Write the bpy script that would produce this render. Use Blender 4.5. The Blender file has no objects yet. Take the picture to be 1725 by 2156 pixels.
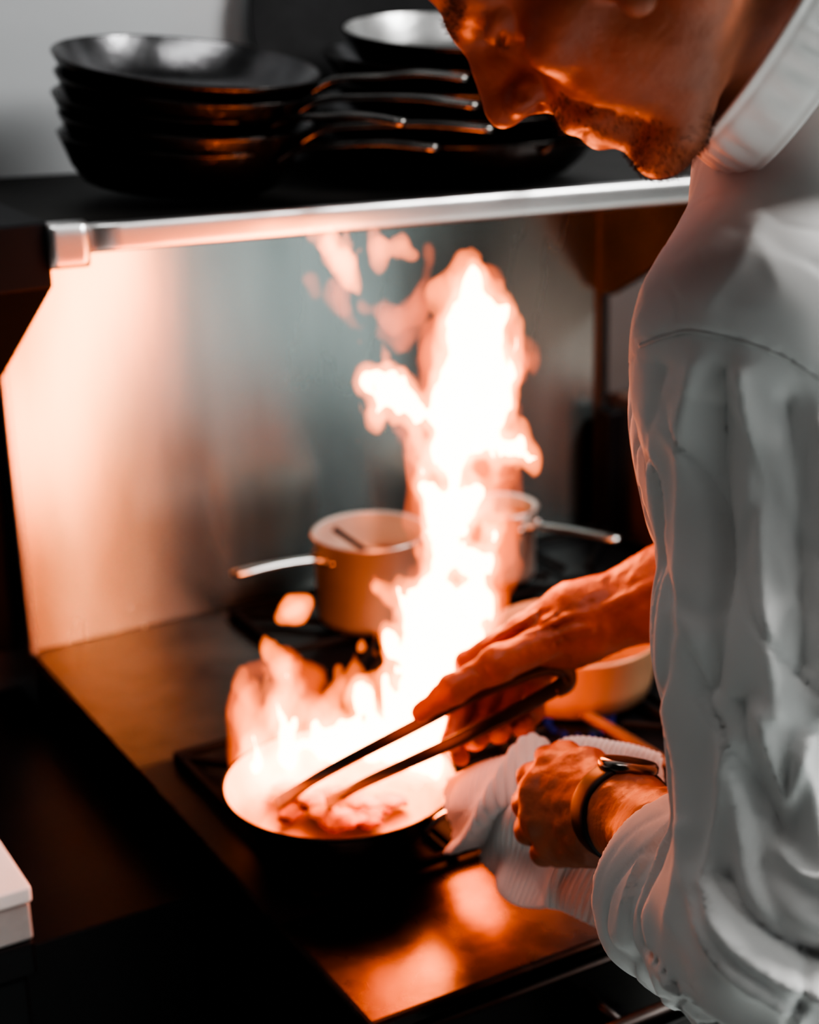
import bpy, bmesh, math
import numpy as np
from mathutils import Vector, Matrix
from mathutils.bvhtree import BVHTree
rng = np.random.RandomState(7)
SC = bpy.context.scene
COL = SC.collection
FPX = 3500.0
CAM = np.array([0, 0, 1.70])
Rv = np.array([.86615, -.49923, -.02292]); Dv = np.array([-.18353, -.27526, -.94369]); Fv = np.array([.46482, .82159, -.33009])
def ray(px, py): return Rv*(px-862.5)/FPX + Dv*(py-1078)/FPX + Fv
def P(px, py, d): return CAM + d*ray(px, py)
def onz(px, py, z):
    r = ray(px, py); return CAM + r*((z-CAM[2])/r[2])
def ony(px, py, y):
    r = ray(px, py); return CAM + r*(y/r[1])
def proj(V):
    d = V-CAM; f = d@Fv
    return np.stack([862.5+FPX*(d@Rv)/f, 1078+FPX*(d@Dv)/f], 1)
def cv(a, b, c): return a*Rv + b*Dv + c*Fv
def nrm(v): v = np.asarray(v, float); return v/np.linalg.norm(v)

# ------------------------------------------------------------------ materials
def mat(name, col, rough=.5, metal=0., nscale=0, ncol=.0, bump=0., bscale=200., sss=0., stretch=(1, 1, 1), spec=None, coat=0, rvar=0, aniso=0):
    m = bpy.data.materials.new(name); m.use_nodes = True
    nt = m.node_tree; b = nt.nodes['Principled BSDF']
    b.inputs['Base Color'].default_value = (*col, 1); b.inputs['Roughness'].default_value = rough; b.inputs['Metallic'].default_value = metal
    if spec is not None: b.inputs['Specular IOR Level'].default_value = spec
    if coat: b.inputs['Coat Weight'].default_value = coat
    if sss:
        b.inputs['Subsurface Weight'].default_value = sss
        b.inputs['Subsurface Radius'].default_value = (.012, .004, .002)
        b.inputs['Subsurface Scale'].default_value = 1.0
    if aniso:
        b.inputs['Anisotropic'].default_value = aniso; b.inputs['Anisotropic Rotation'].default_value = .25
        tg_ = nt.nodes.new('ShaderNodeTangent'); tg_.direction_type = 'RADIAL'; tg_.axis = 'Z'
        nt.links.new(tg_.outputs[0], b.inputs['Tangent'])
    tc = nt.nodes.new('ShaderNodeTexCoord'); mp = nt.nodes.new('ShaderNodeMapping')
    mp.inputs['Scale'].default_value = stretch
    nt.links.new(tc.outputs['Object'], mp.inputs['Vector'])
    if nscale:
        n = nt.nodes.new('ShaderNodeTexNoise'); n.inputs['Scale'].default_value = nscale; n.inputs['Detail'].default_value = 5
        nt.links.new(mp.outputs[0], n.inputs['Vector'])
        r = nt.nodes.new('ShaderNodeValToRGB')
        r.color_ramp.elements[0].position = .3; r.color_ramp.elements[1].position = .7
        r.color_ramp.elements[0].color = (*[max(0, c*(1-ncol)) for c in col], 1)
        r.color_ramp.elements[1].color = (*[min(1, c*(1+ncol)) for c in col], 1)
        nt.links.new(n.outputs['Fac'], r.inputs[0]); nt.links.new(r.outputs[0], b.inputs['Base Color'])
        if rvar:
            mr = nt.nodes.new('ShaderNodeMapRange'); mr.inputs['To Min'].default_value = max(.03, rough-rvar); mr.inputs['To Max'].default_value = rough+rvar
            nt.links.new(n.outputs['Fac'], mr.inputs['Value']); nt.links.new(mr.outputs[0], b.inputs['Roughness'])
    if bump:
        n2 = nt.nodes.new('ShaderNodeTexNoise'); n2.inputs['Scale'].default_value = bscale; n2.inputs['Detail'].default_value = 3
        nt.links.new(mp.outputs[0], n2.inputs['Vector'])
        bp = nt.nodes.new('ShaderNodeBump'); bp.inputs['Strength'].default_value = bump; bp.inputs['Distance'].default_value = .002
        nt.links.new(n2.outputs['Fac'], bp.inputs['Height']); nt.links.new(bp.outputs[0], b.inputs['Normal'])
    return m
def surf_emis(name, col, s):
    m = bpy.data.materials.new(name); m.use_nodes = True; nt = m.node_tree
    for n in list(nt.nodes): nt.nodes.remove(n)
    out = nt.nodes.new('ShaderNodeOutputMaterial'); em = nt.nodes.new('ShaderNodeEmission')
    em.inputs[0].default_value = (*col, 1); em.inputs[1].default_value = s
    nt.links.new(em.outputs[0], out.inputs['Surface']); return m
def vol_emis(name, col, s):
    m = bpy.data.materials.new(name); m.use_nodes = True; nt = m.node_tree
    for n in list(nt.nodes): nt.nodes.remove(n)
    out = nt.nodes.new('ShaderNodeOutputMaterial'); em = nt.nodes.new('ShaderNodeEmission')
    em.inputs[0].default_value = (*col, 1); em.inputs[1].default_value = s
    nt.links.new(em.outputs[0], out.inputs['Volume']); return m
M = {}
M['skin'] = mat('skin', (.36, .118, .062), .48, 0, 30, .22, .26, 300, .08)
M['lip'] = mat('hair_dark', (.045, .03, .025), .6)
M['hair'] = mat('hair_grey', (.10, .055, .038), .6)
M['jacket'] = mat('white_cotton', (.74, .73, .72), 1.0, 0, 9, .05, .035, 1100, spec=.06)
M['seam'] = mat('cotton_seam', (.60, .59, .58), 1.0, spec=.05)
M['trousers'] = mat('black_cotton', (.02, .02, .022), .9, 0, 8, .3, .2, 500)
M['shoe'] = mat('black_leather', (.015, .015, .015), .4, 0, 20, .2)
M['towel'] = mat('towel_cotton', (.84, .83, .82), 1.0, 0, 25, .06, .4, 700, spec=.05)
M['steel'] = mat('brushed_steel', (.50, .51, .50), .30, 1, 5, .12, .06, 60, stretch=(1, 1, .06), rvar=.06)
M['splash'] = mat('backsplash_steel', (.46, .52, .51), .26, 1, 6, .34, .05, 40, stretch=(1, 1, .22), rvar=.07, aniso=.80)
M['deck'] = mat('worn_deck_steel', (.085, .075, .07), .27, 1, 14, .5, .08, 60, rvar=.12)
M['deck2'] = mat('muted_deck_steel', (.036, .035, .034), .36, 1, 16, .6, .08, 60, rvar=.14)  # deck steel copy darkened to mute the backsplash's reflected glow
M['lip_steel'] = mat('satin_shelf_steel', (.60, .60, .60), .34, 1, 10, .08, .05, 80)
M['black'] = mat('black_enamel', (.004, .004, .005), .5, 0, 8, .4, .1, 90, spec=.2)
M['iron'] = mat('cast_iron', (.006, .0055, .0055), .65, .0, 30, .4, .4, 260, spec=.15)
M['pan_out'] = mat('seasoned_pan_black', (.022, .020, .019), .22, .85, 18, .6, .40, 120, rvar=.14)
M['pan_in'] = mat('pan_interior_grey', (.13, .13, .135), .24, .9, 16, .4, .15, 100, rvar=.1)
M['pan_in_top'] = mat('pan_interior_highlight', (.28, .28, .28), .3, .7, 16, .3, .15, 100, rvar=.1)  # paler copy of the pan interior, a highlight put into its colour
M['pan_in_glow'] = mat('pan_interior_glow', (.42, .27, .17), .4, .5, 20, .25, .15, 90)  # nonstick interior drawn pale and warm, the fire's glow put into its colour
M['rim'] = mat('worn_steel_rim', (.55, .52, .50), .25, 1, 30, .2)
M['phandle'] = mat('pan_handle_steel', (.14, .135, .13), .25, 1, 30, .3)
M['pot'] = mat('pot_steel', (.54, .48, .44), .32, .72, 12, .15, .05, 70, rvar=.06)
M['pot_in'] = mat('pot_interior', (.62, .59, .56), .35, .6, 10, .15)
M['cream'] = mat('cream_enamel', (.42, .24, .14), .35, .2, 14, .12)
M['wood'] = mat('dark_wood', (.10, .042, .018), .5, 0, 20, .4, .2, 60, stretch=(1, 1, 8))
M['sauce'] = mat('sauce', (.45, .30, .19), .3, 0, 30, .3, .3, 80)
M['tongs'] = mat('tong_steel', (.12, .11, .105), .34, 1, 30, .15)
M['watch'] = mat('watch_rubber', (.008, .008, .009), .45, 0, 40, .2, spec=.4)
M['watch_m'] = mat('watch_steel', (.28, .25, .23), .22, 1, 40, .1)
M['glass'] = mat('watch_glass', (.006, .006, .008), .25, 0, 40, .1, spec=.2)
M['food'] = mat('seared_food', (.26, .07, .02), .5, 0, 60, .7, .5, 160)
M['wall'] = mat('painted_wall', (.35, .36, .37), .7, 0, 3, .06, .1, 50)
M['floor'] = mat('floor_tile', (.55, .59, .58), .5, 0, 6, .2, .1, 40)
M['white'] = mat('white_plastic', (.80, .79, .77), .45, 0, 12, .05, .1, 90)
M['grey'] = mat('grey_plastic', (.40, .39, .38), .5, 0, 30, .15, .1, 90)
M['greypanel'] = mat('grey_side_steel', (.10, .103, .103), .5, .3, 6, .12, .05, 60)
M['darksteel'] = mat('dark_steel', (.07, .065, .062), .4, 1, 10, .3)
M['cabsteel'] = mat('cabinet_steel', (.22, .14, .11), .5, .4, 10, .3)
M['shelfblack'] = mat('black_shelf_steel', (.009, .008, .0075), .55, .1, 14, .5, .1, 80, spec=.2)  # near-black shelf steel with random variation in tone
M['bracket'] = mat('bracket_steel', (.03, .026, .025), .5, .7, 14, .4, .1, 80)
M['backingblack'] = mat('black_backing', (.010, .010, .011), .5, 0, 12, .4, .1, 80, spec=.2)  # black for the disc that stands in for shadow behind the pans
M['firelit'] = mat('firelit_trim_steel', (.08, .055, .04), .45, .8, 12, .1)  # steel trim with warm firelight put into its colour
M['core'] = surf_emis('flame_core', (1, .40, .17), 17)
M['flame'] = vol_emis('flame_glow', (1, .20, .045), 130)
M['wisp'] = vol_emis('flame_wisp', (1, .19, .045), 100)
M['soft'] = vol_emis('flame_soft', (1, .18, .04), 62)
M['faint'] = vol_emis('flame_faint', (1, .15, .03), 26)
M['blue'] = surf_emis('gas_flame_blue', (.3, .22, 1), .08)

# ------------------------------------------------------------------ object helpers
def thing(name, label, cat, loc=(0, 0, 0), group=None, rot=None):
    o = bpy.data.objects.new(name, None); COL.objects.link(o); o.empty_display_size = .05
    o.location = loc
    if rot is not None: o.rotation_euler = rot
    o['label'] = label; o['category'] = cat
    if group: o['group'] = group
    return o
def obj(name, VQ, m, parent=None, off=(0, 0, 0), smooth=True, bevel=0, subs=0, solid=0):
    V, Q = VQ
    me = bpy.data.meshes.new(name)
    V = np.asarray(V, float)-np.asarray(off, float)
    me.from_pydata(V.tolist(), [], [list(map(int, q)) for q in Q]); me.update()
    me.materials.append(m)
    if smooth: me.polygons.foreach_set('use_smooth', [True]*len(me.polygons))
    o = bpy.data.objects.new(name, me); COL.objects.link(o)
    if parent: o.parent = parent
    if solid:
        md = o.modifiers.new('s', 'SOLIDIFY'); md.thickness = solid; md.offset = 0
    if bevel:
        md = o.modifiers.new('b', 'BEVEL'); md.width = bevel; md.segments = 3; md.limit_method = 'ANGLE'
    if subs:
        md = o.modifiers.new('u', 'SUBSURF'); md.levels = subs; md.render_levels = subs
    return o
def tagm(o, label, cat, loc=None, group=None):
    o['label'] = label; o['category'] = cat
    if group: o['group'] = group
    if loc is not None: o.location = loc
    return o
def join(*L):
    V = []; Q = []; n = 0
    for v, q in L:
        V.append(np.asarray(v, float)); Q += [[int(i)+n for i in f] for f in q]; n += len(v)
    return np.vstack(V), Q
def box(x0, x1, y0, y1, z0, z1):
    V = [(x, y, z) for x in (x0, x1) for y in (y0, y1) for z in (z0, z1)]
    Q = [(0, 1, 3, 2), (4, 6, 7, 5), (0, 4, 5, 1), (2, 3, 7, 6), (0, 2, 6, 4), (1, 5, 7, 3)]
    return np.array(V, float), Q
def prism(poly, axis, a, b):
    n = len(poly); V = []
    for t in (a, b):
        for p in poly:
            v = [0, 0, 0]; v[axis] = t; o = [i for i in range(3) if i != axis]; v[o[0]], v[o[1]] = p; V.append(v)
    Q = [list(range(n))[::-1], list(range(n, 2*n))]+[(i, (i+1) % n, n+(i+1) % n, n+i) for i in range(n)]
    return np.array(V, float), Q
def lathe(prof, n=64):
    V = []; Q = []; m = len(prof)
    for i in range(n):
        a = 2*math.pi*i/n
        for r, z in prof: V.append((r*math.cos(a), r*math.sin(a), z))
    for i in range(n):
        j = (i+1) % n
        for k in range(m-1): Q.append((i*m+k, j*m+k, j*m+k+1, i*m+k+1))
    return np.array(V), Q
def spline(pts, n):
    p = np.asarray(pts, float); m = len(p)
    if m == 2: return np.array([p[0]+(p[1]-p[0])*t for t in np.linspace(0, 1, n)])
    q = np.vstack([2*p[0]-p[1], p, 2*p[-1]-p[-2]]); out = []
    for t in np.linspace(0, m-1-1e-9, n):
        i = int(t); f = t-i; a, b, c, d = q[i], q[i+1], q[i+2], q[i+3]
        out.append(.5*((2*b)+(-a+c)*f+(2*a-5*b+4*c-d)*f*f+(-a+3*b-3*c+d)*f**3))
    return np.array(out)
def sweep(pts, w, t, up=(0, 0, 1), n=12, pw=2.0, closed=False):
    p = np.asarray(pts, float); m = len(p)
    w = np.broadcast_to(np.asarray(w, float), (m,)); t = np.broadcast_to(np.asarray(t, float), (m,))
    T = np.gradient(p, axis=0)
    if closed:
        T = np.roll(p, -1, 0)-np.roll(p, 1, 0)
    up = np.asarray(up, float)
    U = np.broadcast_to(up, p.shape) if up.ndim == 1 else up
    V = []; Q = []
    for i in range(m):
        tt = nrm(T[i]); s = nrm(np.cross(tt, U[i])); nn = np.cross(s, tt)
        for k in range(n):
            a = 2*math.pi*(k+.5)/n; c, si = math.cos(a), math.sin(a)
            V.append(p[i]+s*w[i]*math.copysign(abs(c)**(2/pw), c)+nn*t[i]*math.copysign(abs(si)**(2/pw), si))
    for i in range(m if closed else m-1):
        j = (i+1) % m
        for k in range(n): Q.append((i*n+k, i*n+(k+1) % n, j*n+(k+1) % n, j*n+k))
    if not closed:
        Q.append(list(range(n))[::-1]); Q.append([(m-1)*n+k for k in range(n)])
    return np.array(V), Q

# ------------------------------------------------------------------ noise + distance fields
def vnoise(p):
    f = np.floor(p).astype(np.int64); t = p-f; t = t*t*t*(t*(t*6-15)+10)
    def hs(i, j, k):
        n = (i*374761393+j*668265263+k*1274126177) & 0xffffffff
        n = ((n ^ (n >> 13))*1274126177) & 0xffffffff
        n = n ^ (n >> 16)
        return (n & 0xffff)/32767.5-1
    r = 0
    for a in (0, 1):
        wa = t[:, 0] if a else 1-t[:, 0]
        for b in (0, 1):
            wb = t[:, 1] if b else 1-t[:, 1]
            for c in (0, 1):
                wc = t[:, 2] if c else 1-t[:, 2]
                r = r+wa*wb*wc*hs(f[:, 0]+a, f[:, 1]+b, f[:, 2]+c)
    return r
def fbm(p, o=3):
    r = 0; a = 1.; s = 1.
    for i in range(o): r = r+a*vnoise(p*s+i*17.3); a *= .5; s *= 2
    return r
class Field:
    def __init__(s, lo, hi, h):
        s.lo = np.asarray(lo, float); s.h = h; s.n = np.ceil((np.asarray(hi)-s.lo)/h).astype(int)+1
        s.ax = [(s.lo[i]+h*np.arange(s.n[i])).astype(np.float32) for i in range(3)]
        s.d = np.full(s.n, .5, np.float32)
    def win(s, lo, hi):
        sl = []
        for i in range(3):
            a = int(max(0, np.floor((lo[i]-s.lo[i])/s.h))); b = int(min(s.n[i], np.ceil((hi[i]-s.lo[i])/s.h)+1))
            if b <= a: return None, None
            sl.append(slice(a, b))
        return tuple(sl), np.meshgrid(*[s.ax[i][sl[i]] for i in range(3)], indexing='ij', sparse=True)
    def put(s, sl, b, k, sub):
        a = s.d[sl]
        if sub:
            a = -a
        h = np.clip(.5+.5*(b-a)/k, 0, 1); r = b+(a-b)*h-k*h*(1-h)
        s.d[sl] = -r if sub else r
    def cone(s, a, b, ra, rb, k=.008, sub=False):
        a = np.asarray(a, float); b = np.asarray(b, float); mg = max(ra, rb)+k+4*s.h
        sl, g = s.win(np.minimum(a, b)-mg, np.maximum(a, b)+mg)
        if sl is None: return
        e = b-a; L = max(e@e, 1e-12)
        t = np.clip(((g[0]-a[0])*e[0]+(g[1]-a[1])*e[1]+(g[2]-a[2])*e[2])/L, 0, 1)
        d = np.sqrt((g[0]-a[0]-t*e[0])**2+(g[1]-a[1]-t*e[1])**2+(g[2]-a[2]-t*e[2])**2)-(ra+(rb-ra)*t)
        s.put(sl, d.astype(np.float32), k, sub)
    def chain(s, pts, rs, k=.008):
        for i in range(len(pts)-1): s.cone(pts[i], pts[i+1], rs[i], rs[i+1], k)
    def ell(s, c, ax, r, k=.01, sub=False):
        c = np.asarray(c, float); r = np.asarray(r, float); mg = r.max()+k+4*s.h
        sl, g = s.win(c-mg, c+mg)
        if sl is None: return
        q = [((g[0]-c[0])*A[0]+(g[1]-c[1])*A[1]+(g[2]-c[2])*A[2]) for A in ax]
        k0 = np.sqrt(sum((q[i]/r[i])**2 for i in range(3))); k1 = np.sqrt(sum((q[i]/r[i]**2)**2 for i in range(3)))
        s.put(sl, (k0*(k0-1)/np.maximum(k1, 1e-6)).astype(np.float32), k, sub)
    def cut(s, o, n, rad, back, at):
        sl, g = s.win(o-rad-.05, o+rad+.05)
        q = [g[i]-o[i] for i in range(3)]; t = q[0]*n[0]+q[1]*n[1]+q[2]*n[2]
        r2 = q[0]**2+q[1]**2+q[2]**2-t*t
        d = s.d[sl]; m = (t > -back) & (r2 < rad*rad)
        s.d[sl] = np.where(m, np.maximum(d, t-at), d).astype(np.float32)
    def noise(s, fn, band):
        m = np.abs(s.d) < band; I = np.nonzero(m)
        p = np.stack([s.ax[i][I[i]] for i in range(3)], 1).astype(float)
        s.d[I] += fn(p).astype(np.float32)
    def mesh(s):
        d = s.d; S = d < 0
        c = np.zeros(np.array(d.shape)-1, np.uint8)
        n = d.shape
        for a in (0, 1):
            for b in (0, 1):
                for e in (0, 1): c += S[a:n[0]-1+a, b:n[1]-1+b, e:n[2]-1+e]
        I, J, K = np.nonzero((c > 0) & (c < 8)); N = len(I)
        acc = np.zeros((N, 3)); cnt = np.zeros(N)
        co = [(a, b, e) for a in (0, 1) for b in (0, 1) for e in (0, 1)]
        for i in range(8):
            for j in range(i+1, 8):
                if sum(abs(co[i][q]-co[j][q]) for q in range(3)) != 1: continue
                o1, o2 = co[i], co[j]
                d1 = d[I+o1[0], J+o1[1], K+o1[2]].astype(float); d2 = d[I+o2[0], J+o2[1], K+o2[2]].astype(float)
                x = (d1 < 0) != (d2 < 0); t = np.where(x, d1/np.where(x, d1-d2, 1), 0)
                for q in range(3): acc[:, q] += np.where(x, o1[q]+(o2[q]-o1[q])*t, 0)
                cnt += x
        V = np.stack([I, J, K], 1)+acc/cnt[:, None]; V = V*s.h+s.lo
        idm = np.full(c.shape, -1, np.int64); idm[I, J, K] = np.arange(N)
        Qs = []
        A, B = S[:-1, 1:-1, 1:-1], S[1:, 1:-1, 1:-1]; i, j, k = np.nonzero(A != B); j += 1; k += 1
        q = np.stack([idm[i, j-1, k-1], idm[i, j, k-1], idm[i, j, k], idm[i, j-1, k]], 1); f = ~S[i, j, k]; q[f] = q[f][:, ::-1]; Qs.append(q)
        A, B = S[1:-1, :-1, 1:-1], S[1:-1, 1:, 1:-1]; i, j, k = np.nonzero(A != B); i += 1; k += 1
        q = np.stack([idm[i-1, j, k-1], idm[i-1, j, k], idm[i, j, k], idm[i, j, k-1]], 1); f = ~S[i, j, k]; q[f] = q[f][:, ::-1]; Qs.append(q)
        A, B = S[1:-1, 1:-1, :-1], S[1:-1, 1:-1, 1:]; i, j, k = np.nonzero(A != B); i += 1; j += 1
        q = np.stack([idm[i-1, j-1, k], idm[i, j-1, k], idm[i, j, k], idm[i-1, j, k]], 1); f = ~S[i, j, k]; q[f] = q[f][:, ::-1]; Qs.append(q)
        return V, np.vstack(Qs)
def vnormals(V, Q):
    a = V[Q[:, 2]]-V[Q[:, 0]]; b = V[Q[:, 3]]-V[Q[:, 1]]; fn = np.cross(a, b)
    N = np.zeros_like(V)
    for i in range(4): np.add.at(N, Q[:, i], fn)
    return N/np.maximum(np.linalg.norm(N, axis=1, keepdims=True), 1e-12)
def relax(V, Q, it=2, f=.5):
    for _ in range(it):
        S = np.zeros_like(V); C = np.zeros(len(V))
        for i in range(4):
            np.add.at(S, Q[:, i], V[Q[:, (i+1) % 4]]); np.add.at(C, Q[:, i], 1)
            np.add.at(S, Q[:, i], V[Q[:, (i+3) % 4]]); np.add.at(C, Q[:, i], 1)
        V = V+(S/np.maximum(C, 1)[:, None]-V)*f
    return V

# ------------------------------------------------------------------ camera / world / lights
cd = bpy.data.cameras.new('camera'); co = bpy.data.objects.new('camera', cd); COL.objects.link(co)
mw = Matrix.Identity(4)
for i in range(3):
    mw[i][0] = Rv[i]; mw[i][1] = -Dv[i]; mw[i][2] = -Fv[i]; mw[i][3] = CAM[i]
co.matrix_world = mw
cd.sensor_fit = 'AUTO'; cd.sensor_width = 36; cd.lens = FPX/2156*36; cd.clip_start = .05
cd.dof.use_dof = True; cd.dof.focus_distance = 1.08; cd.dof.aperture_fstop = 4.6
SC.camera = co
w = bpy.data.worlds.new('world'); SC.world = w; w.use_nodes = True
w.node_tree.nodes['Background'].inputs[0].default_value = (.9, 1, .98, 1); w.node_tree.nodes['Background'].inputs[1].default_value = .025
def area(name, loc, target, sx, sy, e, col, spread=180):
    l = bpy.data.lights.new(name, 'AREA'); l.shape = 'RECTANGLE'; l.size = sx; l.size_y = sy; l.energy = e; l.color = col; l.spread = math.radians(spread)
    o = bpy.data.objects.new(name, l); COL.objects.link(o); o.location = loc
    o.rotation_euler = (Vector(target)-Vector(loc)).to_track_quat('-Z', 'Y').to_euler(); return o
def point(loc, e, col, r):
    l = bpy.data.lights.new('fire_fill', 'POINT'); l.energy = e; l.color = col; l.shadow_soft_size = r
    o = bpy.data.objects.new('fire_fill', l); COL.objects.link(o); o.location = loc
area('floor_fill_light', (2.0, .45, 2.55), (.75, .75, 1.3), .9, .5, 60, (1, .99, .97))
area('floor_fill_light', (.35, .95, 2.75), (.45, 1.7, 1.5), 1.2, .25, 8, (1, .99, .97))
area('floor_fill_light', (2.0, -1.5, 2.6), (2.0, -1.5, 0), 1.8, 1.6, 110, (.97, 1, .99), 120)  # added fill, brightens the floor that the backsplash mirrors
point(P(880, 1480, 1.56), 9, (1, .14, .025), .08)
point(P(975, 950, 1.56), 7.5, (1, .15, .03), .10)
point(P(720, 1480, 1.36), .6, (1, .14, .025), .06)  # added weak red fill in front of the pan, nearer than the flames
sl_ = bpy.data.lights.new('fire_fill', 'SPOT'); sl_.energy = 1.0; sl_.color = (1, .12, .022); sl_.spot_size = math.radians(42); sl_.spot_blend = .9; sl_.shadow_soft_size = .06  # added red fill spot for the cook's face, no flame stands there
so_ = bpy.data.objects.new('fire_fill', sl_); COL.objects.link(so_); so_.location = P(620, 1150, .80)
so_.rotation_euler = (Vector(P(1170, 200, .90))-so_.location).to_track_quat('-Z', 'Y').to_euler()

# ------------------------------------------------------------------ setting
def struct(name, VQ, m, **k):
    o = obj(name, VQ, m, smooth=False, **k); o['kind'] = 'structure'; return o
struct('floor', box(-2.5, 3.5, -2.6, 1.86, -.05, 0), M['floor'])
struct('wall_back', box(-2.5, 3.5, 1.86, 1.95, 0, 3), M['wall'])
struct('wall_front', box(-2.5, 3.5, -2.7, -2.6, 0, 3), M['wall'])

# ------------------------------------------------------------------ cooking range
XL, XR, YF, YB = .50, 1.32, .966, 1.80
base = (.91, 1.383, 0)
rg = thing('cooking_range', 'stainless commercial range with backsplash and raised pan shelf', 'range', base)
def rp(name, VQ, m, parent=None, **k): return obj(name, VQ, m, parent or rg, off=base, **k)
rp('body', box(XL, XR, .985, YB, .12, .884), M['black'], smooth=False, bevel=.004)
rp('worktop', box(XL-.003, XR+.003, YF-.004, YB, .8845, .90), M['deck'], smooth=False, bevel=.006)
for x in (XL+.06, XR-.06):
    for y in (1.05, 1.74): rp('foot', join(sweep([(x, y, 0), (x, y, .12)], .022, .022, (0, 1, 0))), M['darksteel'])
rp('burner_tray', box(.4995, 1.318, 1.125, 1.455, .9002, .9012), M['black'], smooth=False)
rp('burner_tray', box(.735, 1.318, 1.457, 1.775, .9002, .9012), M['black'], smooth=False)
rp('muting_plate', box(.4995, .733, 1.457, 1.799, .9002, .9010), M['deck2'], smooth=False)  # added thin plate, darkened where the worktop mirrored too much glow
rp('backsplash', box(XL-.003, XR+.003, YB, YB+.012, .90, 1.425), M['splash'], smooth=False, bevel=.002)
rp('backsplash_edge', box(XR-.003, XR+.003, YB-.006, YB, .90, 1.40), M['firelit'], smooth=False, bevel=.002)
rp('backsplash_edge', box(XL-.006, XL+.002, YB-.010, YB, .90, 1.42), M['lip_steel'], smooth=False, bevel=.002)
rp('corner_post', box(XR-.014, XR+.014, YB-.045, YB-.013, .90, 1.075), M['black'], smooth=False, bevel=.003)
def shz(V): V = np.array(V); V[:, 2] -= .03*(V[:, 0]-.462); return V
def sh(VQ): return shz(VQ[0]), VQ[1]
rp('shelf', sh(box(.462, 1.345, 1.475, 1.857, 1.446, 1.452)), M['shelfblack'], smooth=False, bevel=.001)
rp('shelf_lip', sh(sweep([(x, 1.472, 1.441) for x in np.linspace(.495, 1.345, 24)], .008, .0135, (0, 0, 1), n=16, pw=4)), M['lip_steel'])
rp('lip_end_cap', sh(sweep([(x, 1.471, 1.437) for x in np.linspace(.460, .497, 6)], .0125, .0215, (0, 0, 1), n=16, pw=3.5)), M['lip_steel'])
lb = prism([(1.465, 1.40), (1.465, 1.46), (1.80, 1.46), (1.80, 1.20), (1.775, 1.20)], 0, .398, .4615)
rp('shelf_bracket', lb, M['black'], smooth=False, bevel=.003)
rb = prism([(1.48, 1.395), (1.48, 1.418), (1.798, 1.418), (1.798, 1.235), (1.77, 1.235)], 0, 1.318, 1.33)
rp('shelf_bracket', rb, M['bracket'], smooth=False, bevel=.001)
rp('control_panel', box(XL+.002, XR-.002, .958, .985, .74, .883), M['darksteel'], smooth=False, bevel=.004)
for x in np.linspace(.6, 1.22, 6):
    kV, kQ = lathe([(.0005, 0), (.024, 0), (.022, .02), (.02, .024), (.0005, .024)], 24)
    kV = np.stack([kV[:, 0]+x, .958-kV[:, 2], kV[:, 1]+.81], 1)
    rp('knob', (kV, [q[::-1] for q in kQ]), M['black'])
od = rp('oven_door', box(XL+.02, XR-.02, .962, .985, .2, .72), M['darksteel'], smooth=False, bevel=.006)
rp('oven_handle', sweep([(x, .925, .69) for x in np.linspace(.56, 1.26, 20)], .011, .011, (0, 0, 1)), M['steel'], od)
rp('front_rail', sweep([(x, .905, .855) for x in np.linspace(.66, 1.31, 20)], .010, .010, (0, 0, 1)), M['darksteel'])
for x in (.7, 1.0, 1.29): rp('rail_post', sweep([(x, .905, .855), (x, .962, .855)], .007, .007, (0, 0, 1)), M['darksteel'])

def grate(x0, x1, y0, y1, label):
    cx, cy = (x0+x1)/2, (y0+y1)/2; a, b = (x1-x0)/2, (y1-y0)/2
    g = thing('burner_grate', label, 'grate', (cx, cy, .9014), 'cast iron burner grates')
    t = .004
    fr = join(box(-a, a, -b, -b+2*t, .004, .012), box(-a, a, b-2*t, b, .004, .012), box(-a, -a+2*t, -b+2*t, b-2*t, .004, .012), box(a-2*t, a, -b+2*t, b-2*t, .004, .012),
              *[box(sx*a-(2*t if sx > 0 else 0), sx*a+(2*t if sx < 0 else 0), sy*b-(2*t if sy > 0 else 0), sy*b+(2*t if sy < 0 else 0), 0, .004) for sx in (-1, 1) for sy in (-1, 1)])
    obj('frame', fr, M['iron'], g, smooth=False, bevel=.0015)
    for k in range(8):
        an = k*math.pi/4; r1 = .045; dx, dy = math.cos(an), math.sin(an)
        R = min((a-t)/max(abs(dx), 1e-6), (b-t)/max(abs(dy), 1e-6))
        obj('bar', sweep([(dx*r1, dy*r1, .009), (dx*R, dy*R, .009)], .004, .0042, (0, 0, 1), n=8, pw=5), M['iron'], g, smooth=False)
    return g
def burner(x, y, label, lit):
    g = thing('gas_burner', label, 'burner', (x, y, .9014), 'gas burners under the grates')
    obj('base', lathe([(.0005, 0), (.032, 0), (.030, .003), (.0005, .003)], 32), M['iron'], g)
    obj('cap', lathe([(.0005, .0032), (.025, .0032), (.026, .0045), (.022, .006), (.0005, .006)], 32), M['iron'], g)
    if lit:
        L = []
        for k in range(14):
            an = 2*math.pi*k/14; c = np.array([.030*math.cos(an), .030*math.sin(an), .004])
            L.append(sweep([c, c+np.array([.005*math.cos(an), .005*math.sin(an), .004]), c+np.array([.008*math.cos(an), .008*math.sin(an), .009])], [.003, .0035, .0004], [.003, .0035, .0004], (.3, .2, .1), n=6))
        obj('gas_flame', join(*L), M['blue'], g)
grate(.535, .835, 1.13, 1.45, 'black cast iron grate under the flaming frying pan')
grate(.845, 1.015, 1.13, 1.45, 'narrow black cast iron grate under the tan round pan')
grate(1.025, 1.305, 1.13, 1.45, 'black cast iron grate in the front right corner beyond the tan round pan')
grate(.74, 1.02, 1.462, 1.77, 'black cast iron grate under the saucepan with a ladle in it')
grate(1.03, 1.305, 1.462, 1.77, 'black cast iron grate under the small rear saucepan')
burner(.685, 1.29, 'gas burner with blue flame under the flaming pan', True)
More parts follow.
